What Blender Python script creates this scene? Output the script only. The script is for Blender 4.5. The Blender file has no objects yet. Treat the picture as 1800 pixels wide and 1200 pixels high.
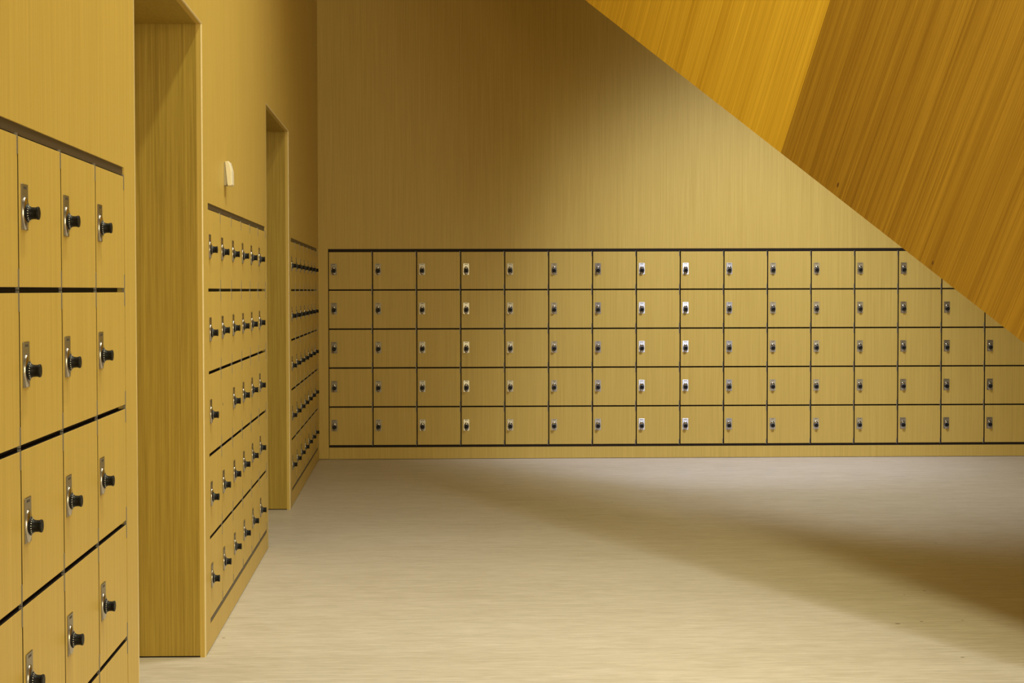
import bpy, bmesh, math, random
from mathutils import Vector, Matrix
random.seed(4)
S = bpy.context.scene
COL = S.collection

# ------------------------------------------------------------------ camera
CAM = Vector((0.726, 0.0, 1.26))
yaw, pitch, roll = 0.02118, -0.02877, -0.00247
cy, sy, cp, sp = math.cos(yaw), math.sin(yaw), math.cos(pitch), math.sin(pitch)
fwd = Vector((sy * cp, cy * cp, sp)); rt = Vector((cy, -sy, 0)); up = rt.cross(fwd)
rt, up = rt * math.cos(roll) + up * math.sin(roll), up * math.cos(roll) - rt * math.sin(roll)
cd = bpy.data.cameras.new('camera'); cam = bpy.data.objects.new('camera', cd); COL.objects.link(cam)
cd.sensor_width = 36.0; cd.lens = 36.0 * 2663.5 / 1800.0
cd.shift_x = 112.0 / 1800.0; cd.shift_y = -13.7 / 1800.0; cd.clip_start = 0.05
M4 = Matrix.Identity(4)
for i in range(3):
    M4[i][0] = rt[i]; M4[i][1] = up[i]; M4[i][2] = -fwd[i]; M4[i][3] = CAM[i]
cam.matrix_world = M4
S.camera = cam

# ------------------------------------------------------------------ world, lights, exposure
w = bpy.data.worlds.new('sky'); S.world = w; w.use_nodes = True
w.node_tree.nodes['Background'].inputs[0].default_value = (0.75, 0.85, 1.0, 1)
w.node_tree.nodes['Background'].inputs[1].default_value = 0.05
S.view_settings.view_transform = 'Standard'; S.view_settings.look = 'None'
S.view_settings.gamma = 1; S.view_settings.use_curve_mapping = False
S.view_settings.exposure = 0.0

def area(name, loc, aim, sx, sy_, power, color, spread=180):
    l = bpy.data.lights.new(name, 'AREA'); l.shape = 'RECTANGLE'; l.size = sx; l.size_y = sy_
    l.energy = power; l.color = color; l.spread = math.radians(spread)
    o = bpy.data.objects.new(name, l); COL.objects.link(o); o.location = loc
    d = Vector(aim) - Vector(loc); o.rotation_euler = d.to_track_quat('-Z', 'Y').to_euler()
    return o
#LIGHTS
def spot(name, loc, aim, ang, blend, e, size, color):
    l = bpy.data.lights.new(name, 'SPOT'); l.energy = e; l.spot_size = math.radians(ang); l.spot_blend = blend
    l.shadow_soft_size = size; l.color = color
    o = bpy.data.objects.new(name, l); COL.objects.link(o); o.location = loc
    o.rotation_euler = (Vector(aim) - Vector(loc)).to_track_quat('-Z', 'Y').to_euler(); return o
area('ceiling_lamp_hall', (2.75, 4.0, 5.15), (2.75, 4.0, 0), 0.5, 4.0, 28, (1.0, 1.0, 0.92), 130)
area('ceiling_lamp_stair', (2.3, 6.2, 5.15), (2.3, 6.2, 0), 0.5, 1.0, 68, (0.97, 1.0, 0.97), 115)
area('ceiling_lamp_lockers', (1.46, 3.8, 5.15), (1.46, 3.8, 0), 0.20, 3.0, 82, (1.0, 1.0, 0.64), 140)
area('plate_reflection_light', (1.68, -5.6, 1.5), (1.68, 8, 1.5), 0.30, 2.4, 95, (1.0, 0.82, 0.42), 180)  # added narrow warm light behind the camera, reflects yellow in the lock plates
spot('stair_spot_floor', (3.44, 8.35, 4.7), (3.0, 10.2, 0), 82, 1, 450, 0.42, (0.93, 1.0, 1.02))
spot('stair_spot_wall', (3.44, 8.35, 4.7), (3.08, 11.28, 0.55), 52, 1, 500, 0.3, (0.90, 1.0, 1.4))
area('front_fill_light', (5.8, -5.8, 2.2), (5.0, 8, 1.5), 6.2, 3.6, 380, (1, 0.88, 0.55))  # added broad fill behind the camera, lifts the dim back wall and plates
#ENDLIGHTS

# ------------------------------------------------------------------ materials
def new_mat(name):
    m = bpy.data.materials.new(name); m.use_nodes = True
    return m, m.node_tree, m.node_tree.nodes['Principled BSDF']
def plain(name, c, rough=0.5, metal=0.0, spec=0.5):
    m, t, b = new_mat(name)
    b.inputs['Base Color'].default_value = (*c, 1); b.inputs['Roughness'].default_value = rough
    b.inputs['Metallic'].default_value = metal; b.inputs['Specular IOR Level'].default_value = spec
    return m
def grain(name, c_lo, c_hi, scales, weights, vec=None, rough=0.45, spec=0.4, aniso=0.0, bump=0.0, coord='Position'):
    """streaks: a weighted sum of noises, each stretched by its own scale vector"""
    m, t, b = new_mat(name); N = t.nodes; L = t.links
    if coord == 'Position': src = N.new('ShaderNodeNewGeometry').outputs['Position']
    else: src = N.new('ShaderNodeTexCoord').outputs['Object']
    acc = None
    for (sc, wt) in zip(scales, weights):
        mp = N.new('ShaderNodeMapping'); mp.inputs['Scale'].default_value = sc; L.new(src, mp.inputs['Vector'])
        mp.inputs['Location'].default_value = (random.random() * 9, random.random() * 9, random.random() * 9)
        nz = N.new('ShaderNodeTexNoise'); nz.inputs['Scale'].default_value = 1.0; nz.inputs['Detail'].default_value = 3.0
        nz.inputs['Roughness'].default_value = 0.6
        L.new(mp.outputs[0], nz.inputs['Vector'])
        mu = N.new('ShaderNodeMath'); mu.operation = 'MULTIPLY_ADD'; mu.inputs[1].default_value = wt
        L.new(nz.outputs['Fac'], mu.inputs[0])
        if acc is None: mu.inputs[2].default_value = 0.5 - 0.5 * sum(weights)
        else: L.new(acc, mu.inputs[2])
        acc = mu.outputs[0]
    r = N.new('ShaderNodeValToRGB'); r.color_ramp.elements[0].position = 0.2; r.color_ramp.elements[1].position = 0.8
    r.color_ramp.elements[0].color = (*c_lo, 1); r.color_ramp.elements[1].color = (*c_hi, 1)
    L.new(acc, r.inputs[0]); L.new(r.outputs[0], b.inputs['Base Color'])
    b.inputs['Roughness'].default_value = rough; b.inputs['Specular IOR Level'].default_value = spec
    if bump:
        bp = N.new('ShaderNodeBump'); bp.inputs['Strength'].default_value = bump; bp.inputs['Distance'].default_value = 0.001
        L.new(acc, bp.inputs['Height']); L.new(bp.outputs[0], b.inputs['Normal'])
    return m
LAM = grain('oak_laminate', (0.52, 0.345, 0.066), (0.65, 0.455, 0.105),
            [(320, 320, 2.5), (150, 150, 1.5), (60, 60, 0.8), (4, 4, 0.2)], [1.0, 0.8, 0.35, 0.12], rough=0.45, spec=0.5)
JAMB = grain('oak_veneer_jamb', (0.30, 0.195, 0.024), (0.46, 0.315, 0.055),
            [(330, 330, 3.5), (170, 170, 2.0), (20, 20, 0.5)], [1.2, 1.0, 0.25], rough=0.5, spec=0.3)
EDGE = grain('pale_edge_band', (0.72, 0.58, 0.30), (0.86, 0.72, 0.42), [(40, 40, 14)], [0.8], rough=0.35)
VENA = grain('pale_veneer', (0.58, 0.32, 0.021), (0.88, 0.57, 0.058),
            [(260, 1.6, 40), (90, 0.8, 20), (22, 0.4, 12), (5, 0.2, 3)], [0.9, 0.8, 0.5, 0.35], rough=0.42, spec=0.35, coord='Object')
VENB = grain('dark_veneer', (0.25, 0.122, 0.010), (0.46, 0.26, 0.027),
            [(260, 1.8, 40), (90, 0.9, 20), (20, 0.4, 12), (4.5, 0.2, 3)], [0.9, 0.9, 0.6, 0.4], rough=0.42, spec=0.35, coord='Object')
FLOOR = grain('linoleum', (0.51, 0.445, 0.345), (0.72, 0.65, 0.56),
            [(14, 160, 1), (5, 55, 1), (1.5, 14, 1), (0.6, 1.5, 1)], [1.1, 0.8, 0.4, 0.3], rough=0.38, spec=0.4)
DARK = plain('dark_carcass', (0.018, 0.011, 0.008), 0.6, 0, 0.2)
TRIM = plain('dark_brown_trim', (0.058, 0.036, 0.021), 0.45)
STEEL = plain('brushed_steel', (0.50, 0.47, 0.43), 0.34, 1.0)
def brushed(name, c, rough):
    m, t, b = new_mat(name); b.inputs['Base Color'].default_value = (*c, 1); b.inputs['Metallic'].default_value = 1
    b.inputs['Roughness'].default_value = rough; b.inputs['Anisotropic'].default_value = 1.0
    cx_ = t.nodes.new('ShaderNodeCombineXYZ'); cx_.inputs[2].default_value = 1.0
    t.links.new(cx_.outputs[0], b.inputs['Tangent'])
    return m
PLATEM = brushed('brushed_lock_plate', (0.43, 0.40, 0.365), 0.33)
CHROME = plain('polished_chrome', (0.47, 0.44, 0.41), 0.17, 1.0)
BLACK = plain('black_plastic', (0.005, 0.0045, 0.005), 0.45, 0, 0.2)
WHITE = plain('white_mark', (0.75, 0.74, 0.70), 0.5)
INK = plain('dark_engraving', (0.06, 0.05, 0.045), 0.6)
HINGE = plain('grey_hinge', (0.26, 0.24, 0.22), 0.4, 0.6)
IVORY = plain('ivory_plastic', (0.80, 0.72, 0.52), 0.45)
GREYP = plain('grey_plastic', (0.40, 0.34, 0.22), 0.5)
PLASTER = plain('white_plaster', (0.42, 0.40, 0.36), 0.9)

# ------------------------------------------------------------------ helpers
def link(name, me, mats, parent=None):
    o = bpy.data.objects.new(name, me); COL.objects.link(o)
    if mats and not me.materials:
        for m in (mats if isinstance(mats, (list, tuple)) else [mats]): me.materials.append(m)
    if parent: o.parent = parent
    return o
def mesh(name, bm):
    bmesh.ops.recalc_face_normals(bm, faces=bm.faces)
    me = bpy.data.meshes.new(name); bm.to_mesh(me); bm.free(); return me
def box(bm, a, b, bevel=0.0, mat=0):
    (x0, y0, z0), (x1, y1, z1) = a, b
    v = [bm.verts.new(p) for p in ((x0, y0, z0), (x1, y0, z0), (x1, y1, z0), (x0, y1, z0),
                                   (x0, y0, z1), (x1, y0, z1), (x1, y1, z1), (x0, y1, z1))]
    fs = [bm.faces.new([v[i] for i in q]) for q in ((0, 3, 2, 1), (4, 5, 6, 7), (0, 1, 5, 4), (1, 2, 6, 5), (2, 3, 7, 6), (3, 0, 4, 7))]
    for f in fs: f.material_index = mat
    if bevel:
        bmesh.ops.recalc_face_normals(bm, faces=fs)
        es = list({e for f in fs for e in f.edges})
        bmesh.ops.bevel(bm, geom=es, offset=bevel, segments=1, affect='EDGES', profile=0.5)
def boxobj(name, a, b, m, parent=None, bevel=0.0):
    bm = bmesh.new(); box(bm, a, b, bevel); return link(name, mesh(name, bm), m, parent)
def prism(name, pts, axis, a, b, m, parent=None):
    """polygon pts (2D) extruded along axis from a to b"""
    bm = bmesh.new()
    def P(u, v, t):
        return (t, u, v) if axis == 'x' else (u, t, v) if axis == 'y' else (u, v, t)
    va = [bm.verts.new(P(u, v, a)) for u, v in pts]; vb = [bm.verts.new(P(u, v, b)) for u, v in pts]
    bm.faces.new(va); bm.faces.new(vb[::-1]); n = len(pts)
    for i in range(n): bm.faces.new((va[i], vb[i], vb[(i + 1) % n], va[(i + 1) % n]))
    return link(name, mesh(name, bm), m, parent)
def lathe(bm, prof, seg=20, cx=0, cz=0, sx=1, sz=1, mat=0, smooth=True):
    """prof: (radius, out) pairs; axis is -Y (out of the wall)"""
    rings = []
    for r, o in prof:
        if r == 0: rings.append([bm.verts.new((cx, -o, cz))])
        else: rings.append([bm.verts.new((cx + r * sx * math.cos(2 * math.pi * k / seg), -o, cz + r * sz * math.sin(2 * math.pi * k / seg))) for k in range(seg)])
    for a, b in zip(rings, rings[1:]):
        for k in range(seg):
            k2 = (k + 1) % seg
            f = bm.faces.new([a[k], a[k2], b[0]] if len(b) == 1 else [a[0], b[k2], b[k]] if len(a) == 1 else [a[k], a[k2], b[k2], b[k]])
            f.smooth = smooth; f.material_index = mat
def struct(o): o['kind'] = 'structure'; return o
def empty(name, loc, rz=0):
    o = bpy.data.objects.new(name, None); COL.objects.link(o); o.location = loc; o.rotation_euler = (0, 0, rz)
    o.empty_display_size = 0.1; return o

# ------------------------------------------------------------------ measures
D = 11.284                      # back wall
ZC = 5.2                        # ceiling
XR, YF = 9.0, -6.0              # right wall, wall behind the camera
PW, PWL = 0.328, 0.335          # locker column widths
X0 = 0.0747
ROWS = [0.106, 0.3912, 0.6819, 0.9715, 1.2618, 1.5466]
TB, TT = 1.5466, 1.5667         # top trim
BB, BT = 0.088, 0.106           # bottom trim
HEAD = 2.166
E1, J2, E2, J3 = 3.955, 5.195, 7.402, 8.700
P1a, P1b = 3.795 - 4 * PWL, 3.795
P2a, P2b = 5.317, 5.317 + 6 * PWL
P3a, P3b = 8.824, 8.824 + 7 * PWL
NB = 16

# ------------------------------------------------------------------ shell
fl = struct(boxobj('floor', (-0.6, YF, -0.1), (XR, D + 0.6, 0.0), FLOOR))
ce = struct(boxobj('ceiling', (-0.6, YF, ZC), (XR, D + 0.6, ZC + 0.1), PLASTER))
wl = struct(boxobj('wall_left', (-0.62, YF, 0.0), (-0.5, D + 0.6, ZC), PLASTER))
wb = struct(boxobj('wall_back', (-0.5, D + 0.5, 0.0), (XR, D + 0.6, ZC), PLASTER))
wf = struct(boxobj('wall_front', (-0.6, YF - 0.1, 0.0), (XR, YF, ZC), PLASTER))
wr = struct(boxobj('wall_right', (XR, YF, 0.0), (XR + 0.1, D + 0.6, ZC), PLASTER))

def floor_pt(px, py):
    d = fwd + rt * ((px - 788.01) / 2663.5) - up * ((py - 586.3) / 2663.5)
    return CAM + d * (-CAM.z / d.z)
bm = bmesh.new()
for px, py, r in ((1625, 1038, .004), (1590, 1045, .003), (1578, 1096, .006), (1620, 1092, .004), (1692, 1090, .003), (1692, 1155, .004), (1645, 954, .004), (393, 1121, .004), (1075, 882, .004)):
    c = floor_pt(px, py)
    vs = [bm.verts.new((c.x + 1.8 * r * math.cos(a * math.pi / 4), c.y + r * math.sin(a * math.pi / 4), 0.0003)) for a in range(8)]
    bm.faces.new(vs)
link('scuff_marks', mesh('scuff_marks', bm), plain('scuff', (0.16, 0.10, 0.05), 0.6), fl)
T = 0.02
def lpanel(pts): return prism('panel', pts, 'x', -T, 0.0, LAM, wl)
g = 0.0012
lpanel([(P1a, TT), (P1b + .002, TT), (P1b + .002, 0.004), (E1 - .013, 0.004), (E1 - .013, HEAD + .005), (J2 + .005, HEAD + .005),
        (J2 + .005, 0.004), (P2a - .002, 0.004), (P2a - .002, TT), (5.79 - g, TT), (5.79 - g, ZC), (P1a, ZC)])
lpanel([(YF, 0.004), (P1a - .001, 0.004), (P1a - .001, ZC), (YF, ZC)])
lpanel([(5.79 + g, TT), (P2b + .002, TT), (P2b + .002, 0.004), (E2 - .013, 0.004), (E2 - .013, HEAD + .005), (7.64 - g, HEAD + .005), (7.64 - g, ZC), (5.79 + g, ZC)])
lpanel([(7.64 + g, HEAD + .005), (J3 + .005, HEAD + .005), (J3 + .005, 0.004), (P3a - .002, 0.004), (P3a - .002, TT), (P3b + .002, TT), (P3b + .002, 0.004),
        (D, 0.004), (D, ZC), (7.64 + g, ZC)])
# baseboards under the locker banks
bl = struct(boxobj('baseboard_left', (-T, P1a, 0.004), (0, P1b + .002, BB), LAM))
boxobj('plinth_panel', (-T, P2a - .002, 0.004), (0, P2b + .002, BB), LAM, bl)
boxobj('plinth_panel', (-T, P3a - .002, 0.004), (0, P3b + .002, BB), LAM, bl)
for a, b in ((P1a, P1b), (P2a, P2b), (P3a, P3b)):
    boxobj('dark_base', (-0.10, a - .09, 0.0), (-T - .003, b + .06, 0.02), DARK, bl)
# edge bands round the two openings, jamb linings and doors
def rounded_band(a, b, corner, parent):
    bm = bmesh.new(); box(bm, a, b)
    es = [e for e in bm.edges if all(abs(v.co.x) < 1e-6 for v in e.verts) and corner(e.verts[0].co, e.verts[1].co)]
    bmesh.ops.recalc_face_normals(bm, faces=bm.faces)
    bmesh.ops.bevel(bm, geom=es, offset=0.004, segments=3, affect='EDGES', profile=0.5)
    bm.normal_update()
    for f in bm.faces: f.material_index = 1 if f.normal.x > 0.25 else 0
    return link('edge_band', mesh('edge_band', bm), (LAM, EDGE), parent)
for n, (e, j) in enumerate(((E1, J2), (E2, J3))):
    rounded_band((-T, e - .013, 0), (0, e, HEAD), lambda p, q: abs(p.y - e) < 1e-5 and abs(q.y - e) < 1e-5, wl)
    rounded_band((-T, j, 0), (0, j + .005, HEAD), lambda p, q: abs(p.y - j) < 1e-5 and abs(q.y - j) < 1e-5, wl)
    rounded_band((-T, e - .013, HEAD), (0, j + .005, HEAD + .005), lambda p, q: abs(p.z - HEAD) < 1e-5 and abs(q.z - HEAD) < 1e-5, wl)
    boxobj('jamb_lining', (-0.42, j + .0005, 0.005), (-T, j + .018, HEAD), JAMB, wl)
    boxobj('jamb_lining', (-0.42, e - .018, 0.005), (-T, e - .0005, HEAD), JAMB, wl)
    boxobj('head_lining', (-0.42, e - .018, HEAD), (-T, j + .018, HEAD + .018), JAMB, wl)
    boxobj('shadow_gap', (-0.42, j + .002, 0.0), (-T, j + .016, 0.005), DARK, wl)
    d = struct(boxobj('door_%d' % (n + 1), (-0.46, e, 0.006), (-0.42, j, HEAD - .003), JAMB, None, 0.001))
    bm = bmesh.new()
    box(bm, (-0.42, j - .16, 1.0), (-0.40, j - .14, 1.02), 0.001)
    box(bm, (-0.405, j - .26, 1.0), (-0.39, j - .135, 1.02), 0.003)
    link('door_handle', mesh('door_handle', bm), STEEL, d)

# back wall cladding
XB1 = X0 + NB * PW
prism('panel', [(0, TT), (XR, TT), (XR, ZC), (0, ZC)], 'y', D, D + T, LAM, wb)
boxobj('panel', (0.0, D, 0.004), (X0 - .002, D + T, TT), LAM, wb)
boxobj('panel', (XB1 + .002, D, 0.004), (XR, D + T, TT), LAM, wb)
bb = struct(boxobj('baseboard_back', (X0, D, 0.003), (XB1, D + T, BB), LAM))
boxobj('dark_base', (0, D + T + .002, 0), (XR, D + .1, 0.02), DARK, bb)

# dark trim rails above and below each bank (set back in a shadow joint)
k = 1
for (a, b) in ((P1a, P1b), (P2a, P2b), (P3a, P3b)):
    struct(boxobj('trim_%d' % k, (-0.030, a, TB), (-0.004, b + .002, TT), TRIM)); k += 1
    struct(boxobj('trim_%d' % k, (-0.030, a, BB), (-0.0015, b + .002, BT - .0025), TRIM)); k += 1
struct(boxobj('trim_%d' % k, (X0, D + .004, TB), (XB1, D + .03, TT), DARK)); k += 1
struct(boxobj('trim_%d' % k, (X0, D + .006, BB), (XB1, D + .03, BT - .001), DARK))

# ------------------------------------------------------------------ lockers (local: x right, -y out of the wall, z up)
GH, GV = 0.0054, 0.0042         # half joints
def door_mesh(W, z0, z1, hole=False):
    bm = bmesh.new(); box(bm, (GV, 0, 0), (W - GV, 0.018, z1 - z0), 0.0007)
    bm.normal_update()
    for f in bm.faces: f.material_index = 0 if abs(f.normal.y) > 0.3 else 2
    if hole: lathe(bm, [(0, -0.0001), (0.006, 0.0004), (0, 0.0005)], 12, GV + .035, 0.147, mat=1)
    return mesh('door', bm)
def lock_meshes():
    # origin: centre of the dial on the door face
    bm = bmesh.new(); box(bm, (-0.0225, -0.0022, -0.031), (0.0225, 0.0, 0.054), 0.0008)
    for x0, x1, z0, z1 in ((-.0105, -.0045, .0445, .0495), (-.0025, .0025, .0450, .0492), (.0045, .0105, .0445, .0495)):
        box(bm, (x0, -0.0024, z0), (x1, -0.0020, z1), 0, 1)
    plate = mesh('lock_plate', bm)
    bm = bmesh.new()
    lathe(bm, [(1.0, .0022), (1.0, .0030), (.95, .0044), (.82, .0058), (.64, .0070), (.50, .0074)], 28, 0, 0.0, .0185, .031)
    dome = mesh('escutcheon', bm)
    bm = bmesh.new()
    lathe(bm, [(.0168, .0040), (.0178, .0052), (.0176, .0076), (.0158, .0090), (.0132, .0108), (.0118, .0130), (.0112, .0160),
               (.0111, .0215), (.0115, .0235), (.0122, .0248), (.0123, .0268), (.0116, .0278), (.0075, .0273), (0, .0273)], 24)
    for q in range(20):
        a = 2 * math.pi * q / 20; c, s = math.cos(a), math.sin(a)
        r0, r1, h = .0136, .0161, .0007
        if q % 5 == 0: r0 = .0126
        o0, o1 = .0110, .0096
        vs = [bm.verts.new((r * c - t * s, -o, r * s + t * c)) for r, o, t in ((r0, o0, -h), (r1, o1, -h), (r1, o1, h), (r0, o0, h))]
        f = bm.faces.new(vs); f.material_index = 1
    dial = mesh('dial', bm)
    bm = bmesh.new()
    box(bm, (-.0046, -.0016, 0), (-.0002, .004, .034), 0.0006); box(bm, (-.0040, -.0006, -.0047), (.0006, .005, 0.0))
    hinge = mesh('hinge', bm)
    bm = bmesh.new()
    box(bm, (-.0046, -.0016, -.034), (-.0002, .004, 0), 0.0006); box(bm, (-.0040, -.0006, 0), (.0006, .005, .0047))
    return plate, dome, dial, hinge, mesh('hinge', bm)
PLATE, DOME, DIAL, HNG_B, HNG_T = lock_meshes()
for me, ms in ((PLATE, (PLATEM, INK)), (DOME, (CHROME,)), (DIAL, (BLACK, WHITE)), (HNG_B, (HINGE,)), (HNG_T, (HINGE,))):
    for m in ms: me.materials.append(m)
_cache = {}
def get_door(W, i, hole):
    key = (W, i, hole)
    if key not in _cache:
        z0, z1 = ROWS[i] + (GH if i else .001), ROWS[i + 1] - (GH if i < 4 else .003)
        me = door_mesh(W, z0, z1, hole); me.materials.append(LAM); me.materials.append(INK); me.materials.append(DARK)
        _cache[key] = (me, z0, z1)
    return _cache[key]
def carcass_mesh(W):
    if ('c', W) not in _cache:
        bm = bmesh.new(); box(bm, (0, 0.0185, ROWS[0]), (W, 0.44, ROWS[-1])); me = mesh('carcass', bm); me.materials.append(DARK)
        _cache[('c', W)] = me
    return _cache[('c', W)]
def locker_unit(loc, rz, W, label, group, nolock=()):
    t = empty('locker_cabinet', loc, rz); t['label'] = label; t['category'] = 'locker'; t['group'] = group
    link('carcass', carcass_mesh(W), None, t)
    for i in range(4, -1, -1):
        hole = i in nolock
        me, z0, z1 = get_door(W, i, hole)
        d = link('door', me, None, t); d.location = (0, 0, z0)
        if hole: d['label'] = 'locker door without a lock, only a small dark hole'
        def sub(nm, m, x, z):
            o = link(nm, m, None, d); o.location = (x, 0, z); return o
        zc = 0.135 if i < 4 else 0.137
        if not hole:
            sub('lock_plate', PLATE, GV + .0135 + .0225, zc); sub('escutcheon', DOME, GV + .036, zc); o = sub('dial', DIAL, GV + .036, zc)
            o.rotation_euler = (0, random.uniform(0, 6.28), 0)
        sub('hinge', HNG_B, W - GV, 0.0); sub('hinge', HNG_T, W - GV, z1 - z0)
    return t
ORD = ['first', 'second', 'third', 'fourth', 'fifth', 'sixth', 'seventh', 'eighth', 'ninth', 'tenth', 'eleventh', 'twelfth', 'thirteenth', 'fourteenth', 'fifteenth', 'sixteenth']
for c in range(NB):
    if c == 0: lab = 'first five-high oak locker column on the back wall, beside the left corner'
    elif c == 15: lab = 'last locker column on the back wall, upper doors hidden by the stair side'
    elif c == 3: lab = 'fourth back wall locker column from the left corner, with shining yellow lock plates'
    elif c == 7: lab = 'eighth back wall locker column, left one of the two with bright white lock plates'
    elif c == 8: lab = 'ninth back wall locker column, right one of the two with bright white lock plates'
    else: lab = '%s five-door locker column on the back wall, counted from the left corner' % ORD[c]
    locker_unit((X0 + c * PW, D, 0), 0, PW, lab, 'locker columns along the back wall')
for (a, n, gname, labs) in (
    (P1a, 4, 'locker columns in the nearest left bank', [
        'nearest locker column on the left wall, cut off by the picture edge',
        'second locker column of the nearest left bank, large black dials in view',
        'third locker column of the nearest left bank, one before the end panel',
        'last locker column of the nearest left bank, beside the first wall opening']),
    (P2a, 6, 'locker columns between the two openings', [
        'first locker column right after the nearer opening in the left wall',
        'locker column between the openings with its third door lacking a lock',
        'third locker column between the two openings, next to the lockless door',
        'fourth locker column between the two openings of the left wall',
        'fifth locker column between the openings, last but one before the far opening',
        'last locker column before the far opening in the left wall']),
    (P3a, 7, 'locker columns in the far left bank', [
        'first locker column just beyond the far opening in the left wall',
        'second locker column beyond the far opening in the left wall',
        'third locker column beyond the far opening in the left wall',
        'middle, fourth of seven locker columns beyond the far opening',
        'fifth locker column beyond the far opening, third from the back corner',
        'sixth locker column beyond the far opening, second from the back corner',
        'left wall locker column closest to the back corner'])):
    for c in range(n):
        locker_unit((0, a + c * PWL, 0), math.pi / 2, PWL, labs[c], gname, (2,) if (a == P2a and c == 1) else ())

# ------------------------------------------------------------------ wall sensor over the middle bank
sn = empty('wall_sensor', (0.0, 5.80, 1.702), math.pi / 2)
sn['label'] = 'small ivory plastic sensor box on the left wall above the lockers'; sn['category'] = 'sensor'
def wedge(name, prof, half, m, seg=6):
    # prof: (out, z) outline, extruded across the wall with rounded shoulders
    bm = bmesh.new(); loops = []
    for s in range(-seg, seg + 1):
        u = s / seg; x = half * math.sin(u * math.pi / 2); k_ = max(0.0, 1 - abs(u) ** 6 * 0.25)
        loops.append([bm.verts.new((x, -(o * (0.35 + 0.65 * k_) if o > .006 else o), z * (0.9 + 0.1 * k_))) for o, z in prof])
    n = len(prof)
    for a, b in zip(loops, loops[1:]):
        for i in range(n): bm.faces.new((a[i], a[(i + 1) % n], b[(i + 1) % n], b[i]))
    bm.faces.new(loops[0]); bm.faces.new(loops[-1][::-1])
    return link(name, mesh(name, bm), m, sn)
wedge('base', [(0, .045), (.0050, .045), (.0075, .030), (.0115, -.034), (.009, -.043), (0, -.043)], .030, GREYP)
wedge('cover', [(.0052, .047), (.0165, .048), (.021, .045), (.0305, .012), (.0312, -.040), (.0285, -.0445), (.0175, -.0445), (.0150, -.036), (.0080, .030)], .033, IVORY)

# ------------------------------------------------------------------ staircase with veneered side
def ray(px, py):
    px0, py0, f = 788.01, 586.3, 2663.5
    return fwd + rt * ((px - px0) / f) - up * ((py - py0) / f)
A = CAM + ray(1800, 598) * 5.0
B = CAM + ray(1032, 0) * 7.65
e = (B - A).normalized()
nrm = Vector((e.y, -e.x, 0)).normalized()         # horizontal, pointing right/behind the visible side
gdir = nrm.cross(e)
if gdir.z < 0: gdir = -gdir
st = empty('staircase', A, 0)
st['label'] = 'staircase flight with a golden veneered side slanting across the upper right'; st['category'] = 'staircase'
FR = Matrix.Identity(4)
for i in range(3): FR[i][0] = e[i]; FR[i][1] = gdir[i]; FR[i][2] = nrm[i]
SW = 1.6
def spart(name, u0, u1, v0, v1, w0, w1, m, bevel=0.0):
    bm = bmesh.new(); box(bm, (u0, v0, w0), (u1, v1, w1), bevel)
    o = link(name, mesh(name, bm), m, st); o.matrix_local = FR; return o
UF = -A.z / e.z                                  # where the lower edge meets the floor
# seam position along the edge
P = ray(1378, 268); ns = P.cross(e).normalized()
# intersect ray with the side plane
tt = (A - CAM).dot(nrm) / P.dot(nrm); seam = (CAM + P * tt - A).dot(e)
UT = (ZC - A.z) / e.z + 0.2
H = 2.35
def side_panel(name, u0, u1, m):
    # panel with its foot cut level with the floor
    zf = lambda u: max(0.0, (0.002 - A.z - u * e.z) / gdir.z)
    zt = lambda u: min(H, (ZC - .01 - A.z - u * e.z) / gdir.z)
    bm = bmesh.new(); pts = []
    us = [u0 + (u1 - u0) * i / 24 for i in range(25)]
    lo = [(u, zf(u)) for u in us]; hi = [(u, zt(u)) for u in reversed(us)]
    pts = lo + [p for p in hi if p[1] > zf(p[0]) + 1e-4]
    va = [bm.verts.new((u, v, -.014)) for u, v in pts]; vb = [bm.verts.new((u, v, 0)) for u, v in pts]
    bm.faces.new(va); bm.faces.new(vb[::-1]); n = len(pts)
    for i in range(n): bm.faces.new((va[i], vb[i], vb[(i + 1) % n], va[(i + 1) % n]))
    o = link(name, mesh(name, bm), m, st); o.matrix_local = FR; return o
UU = UT - 0.25
sp1 = side_panel('side_panel', seam + .0006, UU, VENA)
sp2 = side_panel('side_panel', UF + .02, seam - .0006, VENB)
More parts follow.
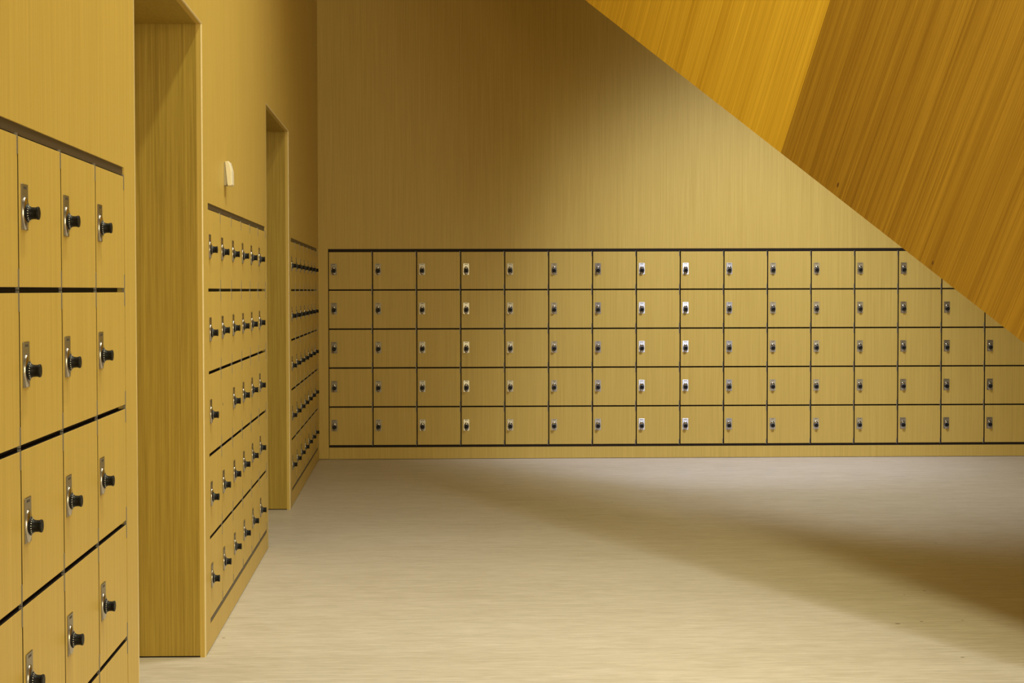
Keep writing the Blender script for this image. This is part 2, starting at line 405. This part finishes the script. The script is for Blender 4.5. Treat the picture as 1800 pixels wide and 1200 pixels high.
for (px, py, r) in ((1478, 325, .010), (1645, 462, .007)):      # small knots in the veneer
    q = ray(px, py); P3 = CAM + q * ((A - CAM).dot(nrm) / q.dot(nrm)) - A
    u_, v_ = P3.dot(e), P3.dot(gdir); bm = bmesh.new()
    bm.faces.new([bm.verts.new((u_ + .6 * r * math.cos(k_ * math.pi / 5), v_ + r * math.sin(k_ * math.pi / 5), -.0143)) for k_ in range(10)])
    o = link('knot', mesh('knot', bm), plain('knot', (0.15, 0.06, 0.012), 0.5), st); o.matrix_local = FR
# solid flight behind the side: soffit slab, steps, outer parapet
def stair_prism(name, u0, u1, v0, v1, w0, w1, m):
    zf = lambda u: max(v0, (0.004 - A.z - u * e.z) / gdir.z)
    bm = bmesh.new(); us = [u0 + (u1 - u0) * i / 24 for i in range(25)]
    pts = [(u, zf(u)) for u in us] + [(u, min(v1, (ZC - .01 - A.z - u * e.z) / gdir.z)) for u in reversed(us)]
    pts = [p for i, p in enumerate(pts) if i < 25 or p[1] > zf(p[0]) + 1e-4]
    va = [bm.verts.new((u, v, w0)) for u, v in pts]; vb = [bm.verts.new((u, v, w1)) for u, v in pts]
    bm.faces.new(va); bm.faces.new(vb[::-1]); n = len(pts)
    for i in range(n): bm.faces.new((va[i], vb[i], vb[(i + 1) % n], va[(i + 1) % n]))
    o = link(name, mesh(name, bm), m, st); o.matrix_local = FR; return o
stair_prism('parapet', UF + .05, UU, 0.0, H, 0.0005, 0.10, LAM)
stair_prism('parapet', UF + .05, UU, 0.0, 1.3, SW - .1, SW, LAM)
stair_prism('soffit', UF + .05, UU, 0.004, 0.22, 0.1005, SW - .1005, LAM)
# steps
hd = Vector((e.x, e.y, 0)).normalized()
rise = 0.16; run = rise * math.hypot(e.x, e.y) / e.z
nst = int((ZC - 0.3) / rise)
base = A + e * UF
SM = Matrix.Identity(4)
for i in range(3): SM[i][0] = hd[i]; SM[i][1] = nrm[i]; SM[i][2] = (0, 0, 1)[i]
for i in range(3): SM[i][3] = (base - A)[i]
bm = bmesh.new(); box(bm, (0, 0.101, -rise), (run + .02, SW - .101, 0), 0.002); stm = mesh('step', bm); stm.materials.append(FLOOR)
for q in range(1, min(nst, 26)):
    o = link('step', stm, None, st)
    o.matrix_local = SM @ Matrix.Translation((q * run - 0.05, 0, q * rise + 0.38))
